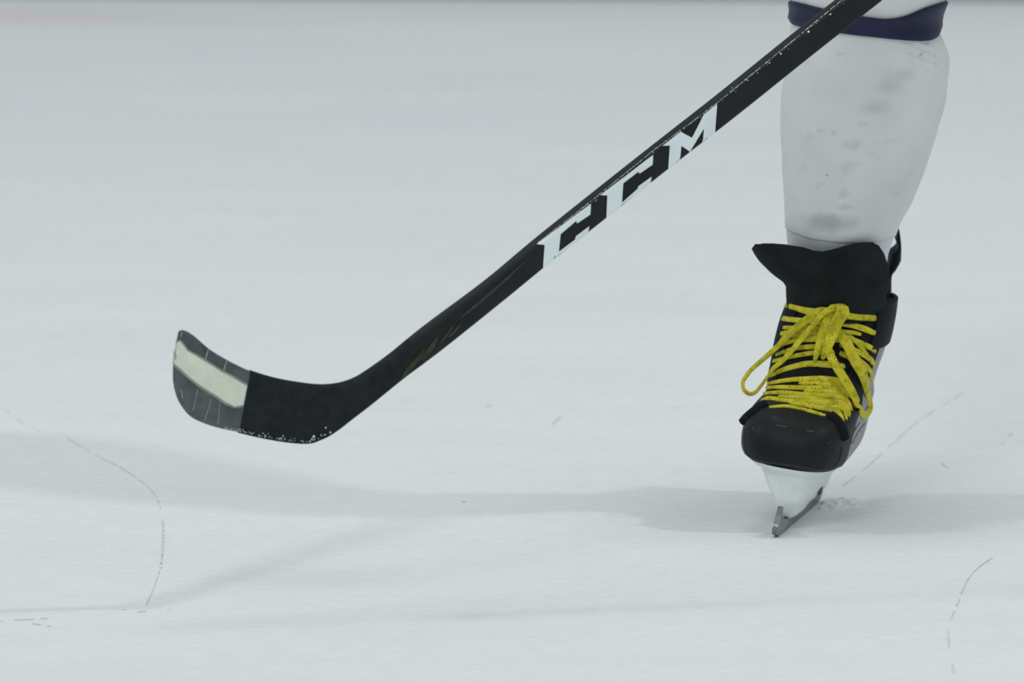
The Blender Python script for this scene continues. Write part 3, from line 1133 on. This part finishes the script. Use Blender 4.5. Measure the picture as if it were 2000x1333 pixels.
ribbon('lace_end', [(1622, 604, 14), (1647, 607, 20), (1636, 628, 19), (1626, 652, 18), (1617, 676, 15), (1608, 697, 9), (1605, 702, 6)],
       lift=0.006, free=[0.006, 0.013, 0.013, 0.012, 0.012, 0.010, 0.010], label='broad flat lace end hanging from the knot')
ribbon('lace_end', [(1622, 612, 12), (1614, 630, 14), (1606, 655, 15), (1600, 675, 13), (1594, 695, 9), (1591, 706, 5)],
       lift=0.006, free=[0.006, 0.008, 0.009, 0.008, 0.007, 0.006], label='second lace end hanging from the knot')
ribbon('lace_knot', [(1586, 612, 10), (1604, 610, 16), (1622, 614, 16), (1636, 622, 10)], lift=0.006, free=[0.002, 0.006, 0.006, 0.003])

# ------------------------------------------------------------------ leg
LEG = [  # y px: left px, right px, centre Y, depth half (m)
    (-1050, 1440, 1960, 0.36, 0.13),
    (-700, 1470, 1920, 0.28, 0.115),
    (-300, 1500, 1884, 0.14, 0.10),
    (-110, 1535, 1866, 0.085, 0.088),
    (-40, 1543, 1860, 0.075, 0.082),
    (0, 1547, 1846, 0.075, 0.078),
    (30, 1548, 1836, 0.077, 0.075),
    (55, 1544, 1833, 0.08, 0.075),
    (80, 1540, 1843, 0.083, 0.078),
    (110, 1535, 1853, 0.088, 0.080),
    (150, 1530, 1853, 0.095, 0.080),
    (200, 1525, 1846, 0.105, 0.078),
    (240, 1524, 1836, 0.112, 0.076),
    (300, 1526, 1818, 0.124, 0.072),
    (350, 1529, 1800, 0.134, 0.068),
    (400, 1532, 1779, 0.144, 0.064),
    (430, 1533, 1763, 0.150, 0.060),
    (460, 1533, 1750, 0.157, 0.058),
    (490, 1535, 1740, 0.163, 0.056),
    (540, 1545, 1725, 0.172, 0.050),
]


def leg_pt(y, th, off=0.0):
    L, Rr, Yc, dp = smooth_table(LEG, y)
    cx, hw = (L + Rr) / 2, (Rr - L) / 2
    c = math.cos(th)
    s = math.sin(th)
    r = 1.0
    fold = 0.0
    if y < 250:      # soft folds pulled by the strap at the outer side of the knee
        k = math.exp(-((y - 105) / 35) ** 2) * math.exp(-((math.degrees(th) % 360 - 318) / 26) ** 2)
        fold = 0.0022 * k * math.sin(y * 0.33 + math.degrees(th) * 0.30)
    fold += 0.0010 * noise.noise(Vector((c * 3, s * 3, y * 0.022)))
    px = cx + (hw + (off + fold) * PPM) * sgnpow(c, 0.92)
    return at(px, y, Yc + (dp + off + fold) * sgnpow(s, 0.92))


NL = 80


def leg_ring(fy, off=0.0):
    return [leg_pt(fy(2 * math.pi * k / NL), 2 * math.pi * k / NL, off) for k in range(NL)]


person = empty('person', (0.08, 0.16, 0), 'player in white sock and navy knee strap, seen from the knee down', 'person')
hem_f = lambda u: lerp_table([(-1, 446), (-0.85, 455), (-0.5, 468), (0, 474.5), (0.4, 476), (0.75, 472), (1, 462)], u)[0]


def hem(th, k=1.0):
    u = math.cos(th)
    h = hem_f(u) if math.sin(th) < 0 else 446 + (462 - 446) * (u + 1) / 2
    return 400 + (h - 400) * k


rings = []
for y in [-430, -360, -300, -250, -200, -150, -110, -80, -60, -40, -20] + list(range(-5, 400, 9)):
    rings.append(leg_ring(lambda th, y=y: y))
for k in (0, 0.15, 0.3, 0.45, 0.6, 0.75, 0.88, 0.95, 0.985, 1.0):
    rings.append(leg_ring(lambda th, k=k: hem(th, k), 0.0 if k < 0.95 else (-0.0002 if k < 1 else -0.0012)))
rings.append(leg_ring(lambda th: hem(th, 0.99), -0.004))
vs, fs = loft(rings, True, False)
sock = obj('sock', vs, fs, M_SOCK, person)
sock['label'] = 'white hockey sock stretched over a shin pad'
rings = [leg_ring(lambda th, y=y: y, -0.0016) for y in (380, 400, 420, 440, 455, 470, 485, 500, 515, 530, 540, 560, 575)]
vs, fs = loft(rings)
inner = obj('inner_sock', vs, fs, M_INNER, person)
inner['label'] = 'bluish white inner sock at the ankle'

s_top = [(-1, 2), (-0.9, 5), (-0.62, 15), (-0.3, 25), (0, 33), (0.25, 37), (0.5, 31), (0.74, 16), (0.9, 8), (1, 3)]
s_bot = [(-1, 38), (-0.96, 46), (-0.8, 53), (-0.5, 60), (-0.2, 67), (0.1, 73), (0.4, 78), (0.7, 80), (0.9, 73), (1, 55)]


def sband(th, t):
    u = math.cos(th)
    top, bot = smooth_table(s_top, u)[0], smooth_table(s_bot, u)[0]
    if math.sin(th) > 0:
        m = math.sin(th)
        top, bot = 3 - 12 * m, (38 + (55 - 38) * (u + 1) / 2) - 14 * m
    return top + (bot - top) * t


rings = []
for t, off in ((0.0, -0.001), (0.0, 0.0028), (0.06, 0.0042), (0.25, 0.004), (0.5, 0.0036), (0.75, 0.004), (0.95, 0.0044), (1.0, 0.0030), (1.0, -0.001)):
    rings.append(leg_ring(lambda th, t=t: sband(th, t), off))
vs, fs = loft(rings, False, False)
strap = obj('knee_strap', vs, fs, M_NAVY, person)
strap['label'] = 'navy blue strap round the leg below the knee'
# the shorts, above the picture
rings = [leg_ring(lambda th, y=y: y, o_) for y, o_ in ((-330, 0.004), (-335, 0.012), (-450, 0.018), (-600, 0.02), (-750, 0.02), (-840, 0.018), (-850, 0.014))]
vs, fs = loft(rings, False, True)
pants = obj('hockey_pants', vs, fs, M_PANTS, person)

# ------------------------------------------------------------------ snow thrown up by the runner
MV, MF = [], []
nu, nv = 46, 30
for j in range(nv + 1):
    for i in range(nu + 1):
        u, w = i / nu, j / nv
        g = ground(1592 + 110 * u, 1003 - 12 * u - 26 * w)
        k = max(0.0, math.sin(math.pi * min(1, u * 1.0)) * math.sin(math.pi * w))
        k *= (1 - 0.55 * u)
        h = 0.0052 * k ** 0.8 * (0.75 + 0.9 * noise.noise(Vector((u * 9, w * 7, 1.3))) + 0.5 * noise.noise(Vector((u * 26, w * 20, 4.3))))
        MV.append(g + Vector((0, 0, h - 0.0006)))
for j in range(nv):
    for i in range(nu):
        q = j * (nu + 1) + i
        MF.append((q, q + 1, q + nu + 2, q + nu + 1))
o = obj('snow_spray', MV, MF, M_SNOW)
o['label'] = 'low ridge of snow shavings thrown up behind the skate runner'
o['category'] = 'snow'
o['kind'] = 'stuff'
sp = []
for i in range(150):
    px, py = random.uniform(1150, 1990), random.uniform(880, 1120)
    sp.append((ground(px, py), random.uniform(0.3, 0.65) * 0.001))
o = crumbs('frost_grains', sp, M_SNOW, floor)
